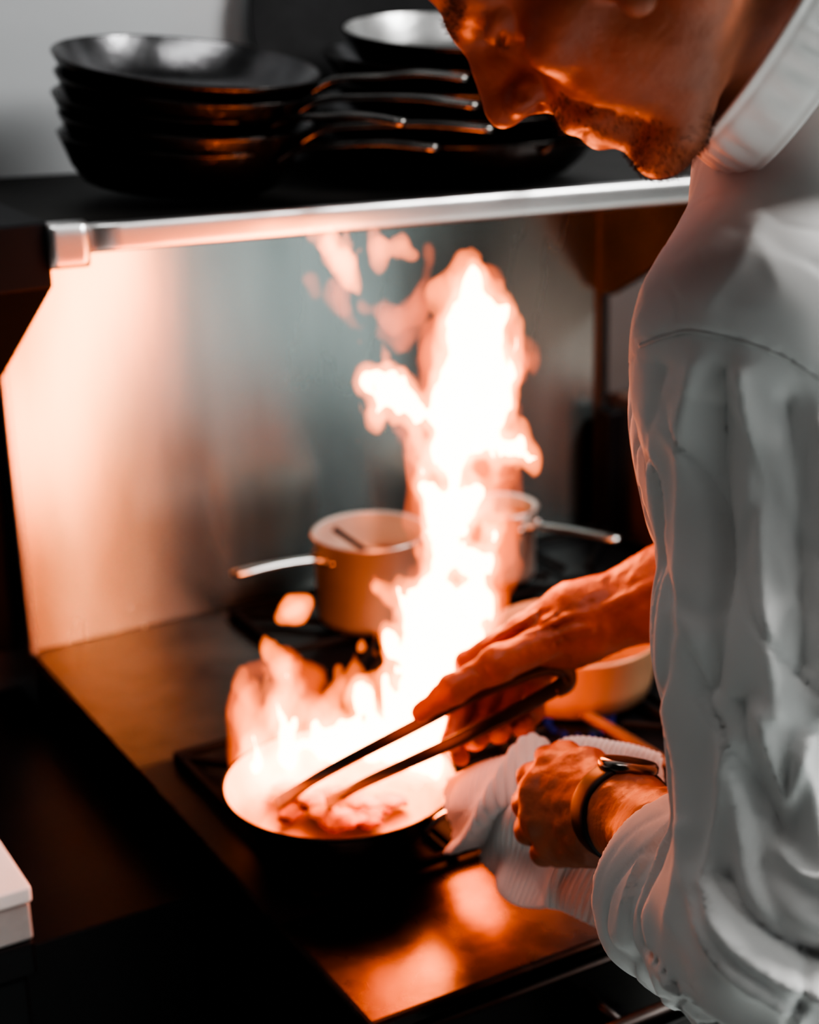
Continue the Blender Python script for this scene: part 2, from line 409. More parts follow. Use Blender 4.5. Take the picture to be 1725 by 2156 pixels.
burner(.93, 1.29, 'gas burner with blue flame under the tan round pan', True)
burner(.88, 1.616, 'gas burner under the saucepan with a ladle in it', False)
burner(1.1675, 1.616, 'gas burner under the small rear saucepan', False)
GZ = .9150

# ------------------------------------------------------------------ pans and pots
rvt = lathe([(.0005, .004), (.003, .003), (.004, 0)], 10)
def make_pan(name, label, cat, loc, R, Rb, h, rotz, tilt=None, hl=.19, hrise=.035, mo='pan_out', mi='pan_in', group=None, handle=True, hm='rim', hw=.012):
    Rm = Matrix.Rotation(rotz, 3, 'Z')
    if tilt is not None: Rm = tilt @ Rm
    g = thing(name, label, cat, loc, group, Rm.to_euler())
    obj('body', lathe([(.0005, 0), (Rb*.95, 0), (Rb, .002), (Rb+(R-Rb)*.45, h*.35), (R-.001, h*.93), (R+.001, h), (R-.0005, h+.0012), (R-.002, h)], 72), M[mo], g)
    obj('interior', lathe([(R-.002, h), (R-.004, h*.93), (Rb+(R-Rb)*.40, h*.38), (Rb*.98, .005), (Rb*.9, .0035), (.0005, .0035)], 72), M[mi], g)
    if handle:
        pts = spline([(R-.004, 0, h*.75), (R+.02, 0, h+hrise*.15), (R+.07, 0, h+hrise*.6), (R+hl*.7, 0, h+hrise*.95), (R+hl, 0, h+hrise)], 24)
        ws = np.interp(np.linspace(0, 1, 24), [0, .2, .5, .85, 1], [hw*1.3, hw*.75, hw*.8, hw*1.1, hw*.6])
        hd = obj('handle', sweep(pts, ws, .0035, (0, 0, 1), n=14, pw=3), M[hm], g)
        for dy in (.007, -.007):
            obj('rivet', (np.stack([R-.004-rvt[0][:, 2], rvt[0][:, 1]+dy, rvt[0][:, 0]+h*.80], 1), rvt[1]), M['rim'], hd)
    return g
pc = onz(715, 1640, .968)
hand_h = P(1190, 1690, 1.37)
ang = math.atan2(hand_h[1]-pc[1], hand_h[0]-pc[0])
make_pan('frying_pan', 'black frying pan full of flames, its handle wrapped in the white towel', 'frying pan', (pc[0], pc[1], GZ), .107, .078, .052, ang, mo='pan_out', mi='pan_in_glow', hl=.17, hrise=.058)

def pot(label, loc, R, h, rotz, hl, wall='pot', fill=None, pin='pot_in'):
    g = thing('saucepan', label, 'saucepan', loc, None, (0, 0, rotz))
    obj('body', lathe([(.0005, 0), (R*.94, 0), (R*.99, .005), (R, .012), (R, h-.004), (R+.004, h), (R+.002, h+.0015), (R-.002, h)], 64), M[wall], g)
    obj('interior', lathe([(R-.002, h), (R-.0025, h-.004), (R-.0025, .012), (R*.94, .004), (.0005, .004)], 64), M[pin], g)
    if fill: obj('sauce', lathe([(R-.003, h*fill), (.0005, h*fill)], 48), M['sauce'], g)
    pts = spline([(R-.001, 0, h*.80), (R+.02, 0, h*.83), (R+hl*.6, 0, h*.86), (R+hl, 0, h*.86)], 20)
    ws = np.interp(np.linspace(0, 1, 20), [0, .15, .5, .9, 1], [.013, .007, .006, .009, .006])
    hd = obj('handle', sweep(pts, ws, .004, (0, 0, 1), n=12, pw=2.5), M['steel'], g)
    for dy in (-.02, .02): obj('rivet', (np.stack([R*.96+rvt[0][:, 2], rvt[0][:, 1]+dy, rvt[0][:, 0]+h*.8], 1), rvt[1]), M['rim'], hd)
    return g
c1 = ony(780, 1118, 1.65); t1 = 1.65/ray(780, 1118)[1]
c2 = ony(1050, 1065, 1.68); t2 = 1.68/ray(1050, 1065)[1]
d1 = cv(-1, .12, -.60); a1 = math.atan2(d1[1], d1[0])
d2 = cv(1, .0, -.75); a2 = math.atan2(d2[1], d2[0])
pot('steel saucepan with a ladle in it, on the rear left grate', (c1[0], c1[1], GZ), 119*t1/FPX, c1[2]-GZ, a1, .115, fill=.6)
pot('small pale steel saucepan behind the flames, handle pointing right', (c2[0], c2[1], GZ), 78*t2/FPX, c2[2]-GZ, a2, .125, fill=.8, pin='pot_in')
ld = thing('ladle', 'dark ladle standing in the rear saucepan', 'ladle', (c1[0], c1[1], c1[2]-.03))
obj('stem', sweep([(.03, -.02, -.025), (-.0, .0, .0), (-.035, .028, .032)], [.005, .006, .007], [.003, .003, .003], (0, 0, 1), n=10), M['watch'], ld)
obj('bowl', (lambda L: (L[0]*1.0+np.array([.032, -.022, -.035]), L[1]))(lathe([(.0005, -.004), (.012, -.002), (.018, .006), (.017, .006), (.011, .0), (.0005, -.002)], 24)), M['watch'], ld)

c3 = onz(1205, 1325, .983)
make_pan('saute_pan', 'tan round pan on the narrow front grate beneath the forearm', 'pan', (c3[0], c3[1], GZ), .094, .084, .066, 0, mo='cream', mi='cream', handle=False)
sp = [onz(1225, 1500, .922), onz(1320, 1555, .924), onz(1412, 1612, .927)]
so = thing('spoon_shaped_bar', 'brown bar shaped as a wooden spoon lying on the front right grate', 'spoon', sp[1])  # brown bar on the grate, given a spoon's shape
obj('stem', sweep(spline(sp, 12), [.008]*12, .0045, (0, 0, 1), n=12), M['wood'], so, off=sp[1])
obj('bowl', sweep(spline([sp[0]+(sp[0]-sp[1])*.6, sp[0]+(sp[0]-sp[1])*.3, sp[0]], 10), np.interp(np.linspace(0, 1, 10), [0, .4, 1], [.006, .018, .008]), .004, (0, 0, 1), n=14), M['wood'], so, off=sp[1])

ax_f = Vector((Fv[0], Fv[1], 0)).normalized(); ax_r = Vector((Rv[0], Rv[1], 0)).normalized()
def tilt(rd, tv): return Matrix.Rotation(math.radians(tv), 3, ax_r) @ Matrix.Rotation(math.radians(rd), 3, ax_f)
def shtop(x): return 1.452-.03*(x-.462)
sx, sy = .655, 1.62
names = ['black frying pan at the bottom of the left shelf stack', 'black frying pan second from the bottom of the left shelf stack', 'black frying pan third from the bottom of the left shelf stack', 'black frying pan just under the top one of the left shelf stack', 'black frying pan topping the left shelf stack, its grey inside showing']
hr = math.atan2(Rv[1], Rv[0])
for k in range(5):
    rd = [4.4, 5.2, 5.9, 6.8, 7.6][k]; tv = [2, 2.6, 3.2, 4.2, 5][k]
    z0 = shtop(sx)+.016+[0, .018, .036, .055, .073][k]
    make_pan('frying_pan', names[k], 'frying pan', (sx+[0, .006, .002, .009, .010][k], sy+[0, -.004, .004, -.003, 0][k], z0), [.124, .129, .128, .133, .135][k], .100, .047, hr+[-.50, -.30, -.66, -.42, -.20][k], tilt(rd, tv), hl=[.17, .19, .16, .18, .15][k], hrise=.022, group='frying pans stacked on the left of the shelf', hm='phandle', hw=.010)
sx2, sy2 = 1.0, 1.635
names = ['wide black pan at the bottom of the right shelf stack', 'black pan second from the bottom of the right shelf stack', 'black pan in the middle of the right shelf stack', 'black pan under the small top pan of the right shelf stack', 'small pan with a bright inside topping the right shelf stack']
for k in range(5):
    z0 = shtop(sx2)+.008+[0, .028, .054, .080, .106][k]
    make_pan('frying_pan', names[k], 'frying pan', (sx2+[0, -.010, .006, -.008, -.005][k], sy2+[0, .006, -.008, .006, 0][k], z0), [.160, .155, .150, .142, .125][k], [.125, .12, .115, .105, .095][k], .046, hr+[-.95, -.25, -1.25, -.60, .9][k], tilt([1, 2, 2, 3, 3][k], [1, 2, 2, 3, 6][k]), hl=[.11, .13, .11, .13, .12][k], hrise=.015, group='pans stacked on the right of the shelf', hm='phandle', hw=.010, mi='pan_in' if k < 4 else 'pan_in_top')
lc = ony(790, 190, 1.835)
make_pan('backing_disc', 'big round black disc added as shadowy backing behind the pan stacks', 'lid', (lc[0], 1.842, shtop(lc[0])+.167), .165, .10, .012, 0, Matrix.Rotation(math.radians(87), 3, 'X'), handle=False, mo='backingblack', mi='backingblack')  # added black disc, stands in for the shadowy backing behind the stacks

# ------------------------------------------------------------------ food in the pan
for k, (px, py, a, L) in enumerate([(640, 1700, .3, .05), (700, 1715, 1.0, .045), (750, 1690, 2.2, .05), (790, 1715, .5, .04), (690, 1670, 2.7, .045), (620, 1672, 1.6, .04), (810, 1680, 2.9, .036), (735, 1735, .1, .04), (665, 1690, 2.0, .04), (770, 1700, 1.2, .04)]):
    c = onz(px, py, .930); c[2] = .926+.003*(k % 3)
    d = np.array([math.cos(a), math.sin(a), .0]); e = np.array([-math.sin(a), math.cos(a), 0])
    pts = spline([-d*L/2, e*.006+np.array([0, 0, .005]), d*L/2], 12)
    rr = np.interp(np.linspace(0, 1, 12), [0, .15, .5, .85, 1], [.004, .010, .012, .010, .004])*(1+.3*rng.randn(12))
    o = obj('meat_strip', sweep(pts, np.abs(rr)+.002, .0032, (0, 0, 1), n=10, pw=2.6), M['food'])
    tagm(o, 'browned strip of food cooking in the flaming pan', 'food', c, 'food strips in the flaming pan')

# ------------------------------------------------------------------ flames
PXM = 1.57/FPX
FL0 = (pc[0]+.05, pc[1]+.03, .94)
fl = thing('flame', 'tall white-hot flame leaping out of the frying pan', 'flame', FL0)
ff = Field(np.array([.36, 1.05, .93]), np.array([1.0, 1.55, 1.66]), .0028)
def fch(L, k=.010):
    ff.chain([P(a, b, d) for a, b, r, d in L], [r*PXM for a, b, r, d in L], k)
fch([(530, 1630, 16, 1.57), (620, 1580, 34, 1.60), (740, 1560, 44, 1.61), (860, 1540, 62, 1.60), (900, 1600, 40, 1.55)])
fch([(860, 1560, 62, 1.60), (885, 1470, 78, 1.59), (930, 1350, 90, 1.58), (966, 1250, 76, 1.58), (982, 1150, 68, 1.58), (958, 1050, 72, 1.58), (966, 950, 90, 1.58), (985, 850, 98, 1.58), (1004, 750, 80, 1.58), (1005, 670, 58, 1.58), (1003, 600, 36, 1.58), (990, 552, 10, 1.58)])
fch([(910, 880, 60, 1.58), (840, 825, 46, 1.57), (790, 785, 28, 1.57), (760, 732, 8, 1.57)])
fch([(850, 870, 34, 1.57), (795, 880, 16, 1.56), (785, 925, 7, 1.56)])
fch([(1010, 930, 50, 1.58), (1080, 945, 38, 1.57), (1112, 965, 16, 1.57)], .006)
fch([(1060, 960, 22, 1.57), (1092, 890, 20, 1.57), (1075, 860, 12, 1.57)], .006)
fch([(1030, 830, 50, 1.58), (1070, 780, 32, 1.58), (1092, 830, 12, 1.58)], .006)
fch([(1020, 720, 40, 1.58), (1062, 660, 24, 1.58), (1050, 595, 9, 1.58)], .006)
fch([(1060, 700, 20, 1.58), (1084, 650, 9, 1.58)], .006)
fch([(900, 1320, 56, 1.58), (845, 1260, 30, 1.57), (805, 1240, 13, 1.57)], .006)
fch([(860, 1430, 50, 1.58), (820, 1350, 28, 1.57), (812, 1318, 9, 1.57)], .006)
fch([(1000, 1220, 44, 1.58), (1040, 1150, 28, 1.58), (1052, 1080, 10, 1.58)], .006)
fch([(990, 1290, 40, 1.58), (1030, 1260, 28, 1.58), (1042, 1220, 10, 1.58)], .006)
fch([(790, 1530, 44, 1.6), (772, 1460, 28, 1.6), (765, 1440, 10, 1.6)], .006)
fch([(610, 1590, 34, 1.59), (585, 1480, 20, 1.59), (566, 1375, 7, 1.59)], .006)
fch([(545, 1600, 26, 1.58), (530, 1520, 16, 1.58), (520, 1450, 6, 1.58)], .006)
for a, b, r in [(1012, 985, 26), (905, 1010, 16), (965, 1215, 10), (1000, 1130, 9)]:
    ff.cone(P(a, b, 1.50), P(a, b, 1.66), r*PXM, r*PXM, .008, True)
ff.noise(lambda p: .008*fbm(p*np.array([26, 26, 15]), 2)+.011*vnoise(p*np.array([62, 62, 30]))+.007*vnoise(p*np.array([130, 130, 60])), .08)
V, Q = ff.mesh(); V = relax(V, Q, 1)
obj('flame_glow', (V, Q), M['flame'], fl, off=FL0)
ff.d += .0105
V, Q = ff.mesh(); V = relax(V, Q, 2)
obj('flame_core', (V, Q), M['core'], fl, off=FL0)
def wisp(chains, seed, m, amp=.007, fr=34, k=.01):
    lo = np.min([P(a, b, d)-.06 for L in chains for a, b, r, d in L], 0); hi = np.max([P(a, b, d)+.06 for L in chains for a, b, r, d in L], 0)
    F = Field(lo, hi, .0025)
    for L in chains: F.chain([P(a, b, d) for a, b, r, d in L], [r*PXM for a, b, r, d in L], k)
    F.noise(lambda p: amp*fbm(p*np.array([fr, fr, fr*.55])+seed, 3), .05)
    V, Q = F.mesh(); obj('flame_wisp', (relax(V, Q, 1), Q), M[m], fl, off=FL0)
wisp([[(650, 488, 10, 1.57), (690, 508, 28, 1.57), (720, 545, 28, 1.57), (740, 590, 14, 1.57), (746, 620, 7, 1.57)]], 1, 'flame', .009, 60)
wisp([[(690, 506, 16, 1.57), (722, 548, 16, 1.57), (738, 590, 8, 1.57)]], 1, 'flame', .004, 60)
wisp([[(785, 490, 12, 1.58), (795, 545, 22, 1.58), (805, 590, 8, 1.58)], [(800, 520, 16, 1.58), (840, 522, 16, 1.58), (870, 535, 8, 1.58)]], 2, 'wisp', .007, 60)
wisp([[(765, 640, 18, 1.58), (820, 668, 24, 1.58), (870, 660, 18, 1.58), (895, 620, 14, 1.58), (905, 530, 10, 1.58)]], 3, 'faint', .009, 50)
wisp([[(655, 590, 18, 1.58), (670, 620, 14, 1.58)]], 6, 'faint'); wisp([[(715, 620, 34, 1.58), (745, 690, 20, 1.58)]], 6, 'faint', .01, 50); wisp([[(840, 700, 26, 1.58), (880, 640, 18, 1.58)]], 6, 'faint', .01, 50)
wisp([[(592, 1302, 16, 1.56), (620, 1282, 28, 1.56), (642, 1268, 20, 1.56)]], 4, 'flame', .003)
wisp([[(605, 1292, 14, 1.56), (632, 1276, 14, 1.56)]], 4, 'flame', .002)
wisp([[(960, 700, 42, 1.58), (945, 620, 34, 1.58), (970, 570, 26, 1.58), (1000, 545, 14, 1.58)]], 5, 'wisp', .009, 45)
for bx, by, tx, ty, r, d in [(540, 1600, 518, 1385, 36, 1.58), (562, 1590, 568, 1362, 26, 1.57), (590, 1580, 604, 1400, 30, 1.6), (615, 1575, 618, 1380, 34, 1.61), (650, 1565, 655, 1410, 30, 1.6), (690, 1560, 712, 1410, 28, 1.61), (705, 1555, 746, 1368, 26, 1.62), (530, 1560, 512, 1410, 22, 1.6), (760, 1540, 795, 1440, 22, 1.6), (800, 1530, 790, 1330, 20, 1.6), (550, 1520, 604, 1385, 28, 1.62), (590, 1500, 642, 1388, 26, 1.62)]:
    c = rng.uniform(-18, 18); m1 = (bx*.6+tx*.4+c, by*.6+ty*.4, r*.95, d); m2 = (bx*.25+tx*.75-c*.8, by*.25+ty*.75, r*.6, d)
    wisp([[(bx, by+30, r*1.1, d), (bx, by, r*1.1, d), m1, m2, (tx, ty, 5, d)]], int(bx), 'soft', .008, 42, .005)
wisp([[(530, 1600, 40, 1.6), (525, 1480, 34, 1.6), (535, 1410, 26, 1.6), (600, 1400, 26, 1.61), (650, 1430, 26, 1.61), (650, 1560, 50, 1.61)]], 31, 'faint', .010)
wisp([[(520, 1645, 30, 1.57), (700, 1605, 48, 1.58), (860, 1600, 46, 1.56)]], 12, 'wisp', .010)
wisp([[(560, 1660, 16, 1.55), (640, 1640, 26, 1.555), (760, 1635, 26, 1.55), (880, 1640, 24, 1.52)]], 33, 'wisp', .010, 45)
wisp([[(590, 1690, 12, 1.535), (690, 1690, 20, 1.53), (780, 1680, 20, 1.52), (860, 1670, 16, 1.51)]], 44, 'soft', .010, 50)
for bx, by, tx, ty, r in [(900, 1200, 862, 1120, 14), (905, 1080, 870, 960, 16), (1030, 1120, 1062, 1010, 14), (1050, 1010, 1115, 1000, 10), (900, 960, 870, 880, 15), (1060, 860, 1100, 780, 13), (930, 760, 915, 690, 14), (1050, 740, 1090, 690, 12), (960, 620, 935, 560, 14), (1030, 620, 1030, 560, 12), (870, 1400, 800, 1370, 12), (1000, 1350, 1040, 1300, 12), (850, 1300, 790, 1215, 11), (820, 800, 800, 700, 10)]:
    c = rng.uniform(-14, 14); wisp([[(bx, by, r*1.2, 1.58), ((bx+tx)/2+c, (by+ty)/2, r, 1.575), (tx, ty, 3, 1.57)]], 15, 'wisp', .003, 45, .004)
wisp([[(960, 1350, 100, 1.6), (970, 1150, 96, 1.6), (960, 950, 118, 1.6), (1000, 760, 110, 1.6), (1000, 620, 50, 1.6)]], 21, 'faint', .016, 30)

# ------------------------------------------------------------------ the person
FLOORP = np.array([.76, .66, 0])
HS = 1.10
H0 = P(1304, -200, .90)
FW, UP, LF = cv(-.540, .770, .342), cv(-.819, -.575, 0), cv(-.197, .280, -.941)
AX = [FW, LF, UP]
def hl_(F, L, U): return H0+HS*(F*FW+L*LF+U*UP)
hf = Field(H0-.28, H0+.28, .0018)
def he(c, r, k=.012, sub=False): hf.ell(hl_(*c), AX, np.array(r)*HS, k, sub)
def hc(a, b, ra, rb, k=.01, sub=False): hf.cone(hl_(*a), hl_(*b), ra*HS, rb*HS, k, sub)
he((-.010, 0, .045), (.095, .077, .094))
he((.026, 0, -.018), (.062, .059, .078), .02)
he((.053, 0, .042), (.033, .053, .040), .02)
for s in (-1, 1):
    hc((-.002, s*.050, -.050), (.066, s*.021, -.086), .017, .015, .02)
    hc((-.006, s*.056, -.005), (0, s*.051, -.05), .018, .017, .02)
    he((.052, s*.043, -.014), (.030, .020, .016), .018)
    hc((.087, s*.006, .030), (.063, s*.043, .032), .0108, .0104, .012)
    he((.046, s*.034, -.045), (.034, .02, .028), .02)
he((.079, 0, -.086), (.020, .023, .016), .014)
he((.084, 0, -.046), (.018, .028, .026), .016)
for s in (-1, 1):
    he((.098, s*.031, .014), (.021, .017, .0115), .008, True)
N = .011
hc((.091, 0, .024), (.110, 0, -.014+N), .0078, .0088, .008)
he((.1120, 0, -.0195+N), (.0105, .0098, .0092), .005)
hc((.093, 0, .005), (.096, 0, -.028+N), .0120, .0110, .010)
for s in (-1, 1):
    he((.1000, s*.0115, -.0245+N), (.0110, .0068, .0075), .006)
    he((.1040, s*.0075, -.0325+N), (.0058, .0036, .004), .002, True)
    he((.0715, s*.031, .0135), (.0155, .0170, .0120), .003)
    hc((.0875, s*.020, .0085), (.0790, s*.044, .0090), .0018, .0016, .002, True)
    hc((.0895, s*.022, .0195), (.079, s*.044, .0195), .0022, .0018, .0025, True)
    hc((.085, s*.020, -.001), (.074, s*.042, -.003), .0018, .0014, .004, True)
    hc((.083, s*.022, -.008), (.070, s*.044, -.012), .0014, .0012, .004, True)
    hc((.0985, s*.0185, -.024+N), (.082, s*.035, -.055), .0022, .0018, .006, True)
    for zz in (.055, .066): hc((.086, s*.004, zz), (.070, s*.045, zz-.004), .0012, .001, .004, True)
    hc((.0975, s*.004, -.0400), (.090, s*.024, -.047), .0058, .003, .006)
    hc((.0955, 0, -.0555), (.088, s*.022, -.051), .0062, .003, .006)
    hc((.105, 0, -.0480), (.094, s*.020, -.0492), .0012, .0008, .003, True)
    E = -.012; G_ = .037
    hf.ell(hl_(-.014+G_, s*.068, .002+E), [nrm(FW*.93-LF*s*.36-UP*.1), nrm(LF*s*.93+FW*.36), UP], np.array([.018, .0060, .032])*HS, .004)
    he((-.008+G_, s*.068, -.025+E), (.0085, .0050, .010), .006)
    hf.ell(hl_(-.012+G_, s*.0755, .008+E), AX, np.array([.010, .005, .017])*HS, .003, True)
nb = P(1650, 150, .98)
hf.cone(hl_(-.028, 0, -.03), nb, .058, .050, .02)
hf.cone(hl_(-.02, .05, -.03), P(1560, 235, .965), .012, .010, .02)
hf.noise(lambda p: .0006*fbm(p*70, 2), .01)
HV, HQ = hf.mesh(); HV = relax(HV, HQ, 2, .5)

WR = [P(1640, 1165, 1.40), P(1420, 1245, 1.405), P(1235, 1305, 1.42), P(1180, 1335, 1.43)]
rpts = dict(
 thumb=([P(1190, 1335, 1.41), P(1050, 1398, 1.395), P(955, 1450, 1.395), P(888, 1500, 1.405)], [.0165, .0142, .0114, .0090]),
 index=([P(990, 1400, 1.455), P(968, 1490, 1.475), P(952, 1560, 1.462), P(968, 1592, 1.442)], [.0122, .0104, .0092, .0082]),
 middle=([P(1040, 1400, 1.468), P(1020, 1505, 1.485), P(1000, 1555, 1.465), P(1012, 1552, 1.440)], [.0122, .0106, .0096, .0084]),
 ring=([P(1090, 1405, 1.468), P(1070, 1500, 1.485), P(1050, 1540, 1.462), P(1058, 1526, 1.438)], [.0117, .0100, .0091, .0080]),
 little=([P(1140, 1410, 1.46), P(1122, 1500, 1.475), P(1102, 1533, 1.455), P(1108, 1520, 1.435)], [.0107, .0091, .0082, .0073]))
allp = np.vstack([np.array(v[0]) for v in rpts.values()]+[np.array(WR[1:])])
rf = Field(allp.min(0)-.06, allp.max(0)+.06, .0016)
rf.chain(WR, [.045, .0385, .030, .026], .02)
for kx, (pts, rs) in rpts.items():
    if kx != 'thumb': rf.cone(P(*{'index': (1200, 1285), 'middle': (1205, 1300), 'ring': (1210, 1320), 'little': (1220, 1345)}[kx], 1.425), pts[0], .020, rs[0]*1.12, .014)
rf.cone(P(1150, 1350, 1.44), P(1030, 1410, 1.45), .022, .016, .015)
for kx, (pts, rs) in rpts.items():
    rf.chain(pts, rs, .004 if kx != 'thumb' else .009)
    for i in (1, 2):
        rf.ell(pts[i], [Rv, Dv, Fv], [rs[i]*1.08]*3, .004)
rf.cone(P(1290, 1255, 1.40), P(1150, 1310, 1.40), .0045, .0040, .005)
rf.cone(P(1240, 1320, 1.385), P(1130, 1350, 1.395), .0045, .0035, .005)
rf.cone(P(1380, 1230, 1.37), P(1240, 1300, 1.388), .0045, .0045, .006)
rf.cone(P(1120, 1300, 1.415), P(1020, 1360, 1.43), .0045, .0035, .005)
rf.cone(P(1260, 1285, 1.385), P(1190, 1300, 1.39), .0026, .0024, .003); rf.cone(P(1190, 1300, 1.39), P(1100, 1345, 1.40), .0024, .002, .003)
for (x0, y0), (x1, y1), dd in (((1165, 1345), (1190, 1380), 1.392), ((1180, 1335), (1207, 1372), 1.39), ((1000, 1405), (1018, 1432), 1.382), ((1010, 1398), (1030, 1424), 1.381)): rf.cone(P(x0, y0, dd), P(x1, y1, dd), .0012, .001, .003, True)
rf.noise(lambda p: .0008*fbm(p*110, 2), .01)
RV, RQ = rf.mesh(); RV = relax(RV, RQ, 1, .4)

WL = [P(1700, 1990, .96), P(1420, 1785, 1.11), P(1320, 1715, 1.19), P(1270, 1705, 1.225)]
lpts = dict(
 index=([P(1165, 1622, 1.285), P(1122, 1640, 1.315), P(1150, 1655, 1.338), P(1185, 1668, 1.335)], [.0135, .0118, .010, .009]),
 middle=([P(1135, 1668, 1.272), P(1112, 1692, 1.305), P(1148, 1705, 1.332), P(1185, 1712, 1.33)], [.0138, .012, .0105, .009]),
 ring=([P(1138, 1725, 1.267), P(1118, 1747, 1.298), P(1152, 1758, 1.325), P(1188, 1760, 1.322)], [.0132, .0114, .010, .009]),
 little=([P(1165, 1775, 1.265), P(1148, 1794, 1.288), P(1178, 1800, 1.313), P(1210, 1800, 1.312)], [.012, .010, .009, .008]),
 thumb=([P(1290, 1670, 1.225), P(1238, 1618, 1.262), P(1190, 1596, 1.302), P(1152, 1592, 1.332)], [.017, .0142, .0118, .0095]))
allp = np.vstack([np.array(v[0]) for v in lpts.values()]+[np.array(WL[1:])])
lf = Field(allp.min(0)-.06, allp.max(0)+.06, .0016)
lf.chain(WL, [.042, .034, .0285, .027], .02)
for kx, st in {'index': (1275, 1670), 'middle': (1275, 1695), 'ring': (1275, 1720), 'little': (1280, 1745)}.items():
    pts, rs = lpts[kx]
    lf.cone(P(*st, 1.228), pts[0], .018, rs[0]*1.12, .013)
for kx, (pts, rs) in lpts.items():
    lf.chain(pts, rs, .004 if kx != 'thumb' else .009)
    lf.ell(pts[0], [Rv, Dv, Fv], [rs[0]*1.12]*3, .005); lf.ell(pts[1], [Rv, Dv, Fv], [rs[1]*1.06]*3, .004)
lf.cone(P(1250, 1770, 1.235), P(1200, 1785, 1.26), .020, .014, .014)
lf.cone(P(1260, 1690, 1.195), P(1180, 1690, 1.235), .0035, .0035, .005)
lf.cone(P(1255, 1720, 1.195), P(1180, 1740, 1.235), .0035, .0035, .005)
lf.noise(lambda p: .0008*fbm(p*110, 2), .01)
LV, LQ = lf.mesh(); LV = relax(LV, LQ, 1, .4)

NB = P(1700, 340, 1.05); CH = P(1720, 890, 1.14); BE = P(1840, 1400, 1.16); HP = P(1870, 2050, 1.18)
SL = P(1632, 715, .985); SR = P(1650, 640, 1.28); EL = P(1700, 1990, .96); ER = P(1720, 1150, 1.40)
tf = Field((.3, .3, -.02), (1.2, 1.3, 1.70), .008)
tf.cone(nb, NB, .04, .04, .03); tf.cone(NB, CH, .05, .09, .04); tf.cone(CH, BE, .09, .09, .04); tf.cone(BE, HP, .09, .10, .04)
tf.cone(NB, SL, .04, .04, .03); tf.cone(NB, SR, .04, .035, .03)
tf.chain([SL, EL], [.045, .04], .02); tf.chain([SR, ER], [.04, .04], .02); tf.cone(ER, WR[1], .040, .036, .02); tf.cone(EL, WL[1], .04, .032, .02)
legs = []
hpx = HP[:2]
for off, (fx, fy) in ((np.array([-.06, -.07]), (.74, .60)), (np.array([.06, .065]), (.87, .745))):
    legs.append([np.array([*(hpx+off), .92]), np.array([*(hpx+off+np.array([-.02, .01])), .5]), np.array([fx, fy, .09])])
for L in legs: tf.chain(L, [.085, .06, .042], .03); tf.cone(L[2], L[2]+np.array([-.1, .09, -.05]), .036, .03, .02)
TV, TQ = tf.mesh()
body = obj('person', join((HV, HQ), (RV, RQ), (LV, LQ), (TV, TQ)), M['skin'], None, off=FLOORP)
tagm(body, 'cook in white jacket bending over the stove with tongs and a towel', 'person', FLOORP)
def pp(name, VQ, m, parent=None, **k): return obj(name, VQ, m, parent or body, off=FLOORP, **k)

hh = Field(H0-.22, H0+.22, .004)
hh.ell(hl_(-.014, 0, .050), AX, np.array([.101, .083, .097])*HS, .01)
hh.ell(hl_(.085, 0, -.02), AX, np.array([.075, .12, .095])*HS, .008, True)
hh.ell(hl_(.01, 0, -.09), AX, np.array([.12, .12, .105])*HS, .01, True)
hh.noise(lambda p: .002*fbm(p*120, 2), .02)
pp('hair', hh.mesh(), M['hair'])
HN = vnormals(HV, HQ)
loc = np.stack([(HV-H0)@FW, (HV-H0)@LF, (HV-H0)@UP], 1)/HS
def hairs(mask, n, ln, wd, dirv, flat=.6):
    I = rng.choice(np.nonzero(mask)[0], n); V = []; Q = []
    for i in I:
        p = HV[i]+rng.randn(3)*.0008; d = nrm(HN[i]*flat+dirv+rng.randn(3)*.35); l = ln*(.6+.7*rng.rand())
        s = nrm(np.cross(d, rng.randn(3)))*wd; b = len(V)
        V += [p-s, p+s, p+d*l*.6+s*.7+HN[i]*.0005, p+d*l, p+d*l*.6-s*.7]; Q += [(b, b+1, b+2, b+3, b+4)]
    return np.array(V), Q
F_, L_, U_ = loc.T
beard = (((U_ < -.070) & (U_ > -.112) & (F_ > .052) & (np.abs(L_) < .036)) | ((U_ < -.028) & (U_ > -.041) & (F_ > .086) & (np.abs(L_) < .028)) | ((U_ < -.040) & (U_ > -.075) & (np.abs(L_) > .022) & (np.abs(L_) < .036) & (F_ > .062)))
pp('beard', hairs(beard, 3400, .0028, .00008, -UP*.6+FW*.3), M['hair'])
for s in (1, -1):
    brow = (U_ > .030) & (U_ < .040) & (L_*s > .010) & (L_*s < .048) & (F_ > .066)
    pp('eyebrow', hairs(brow, 380, .0040, .00010, LF*.5*s+UP*.2, .2), M['hair'])
    lash = (U_ > .0065) & (U_ < .0105) & (L_*s > .019) & (L_*s < .044) & (F_ > .07)
    if lash.sum() > 10: pp('eyelash', hairs(lash, 36, .0040, .00009, FW*.6-UP*.5, .2), M['lip'])

lat = nrm(SR-SL); upv = nrm(NB-BE); lat = nrm(lat-upv*(lat@upv)); fwd = np.cross(upv, lat)
JX = [lat, fwd, upv]
jf = Field((.36, .30, .80), (1.30, 1.30, 1.70), .0034)
jf.ell(CH, JX, (.155, .120, .160), .03); jf.ell(BE+upv*.05, JX, (.16, .112, .24), .05); jf.ell(HP, JX, (.165, .118, .20), .05)
jf.cone(NB, SL, .054, .074, .03); jf.cone(NB, SR, .052, .055, .03); jf.cone(P(1720, 190, 1.01), NB, .062, .062, .03)
jf.cone(P(1800, 120, .97), P(1740, 420, 1.02), .066, .072, .03)
jf.chain([SL, (SL+EL)/2, EL], [.078, .070, .068], .035)
CU = P(1462, 1882, 1.075)
jf.cone(EL, CU, .070, .061, .03)
fa = nrm(WL[2]-EL)
jf.cut(CU, fa, .088, .045, .012)
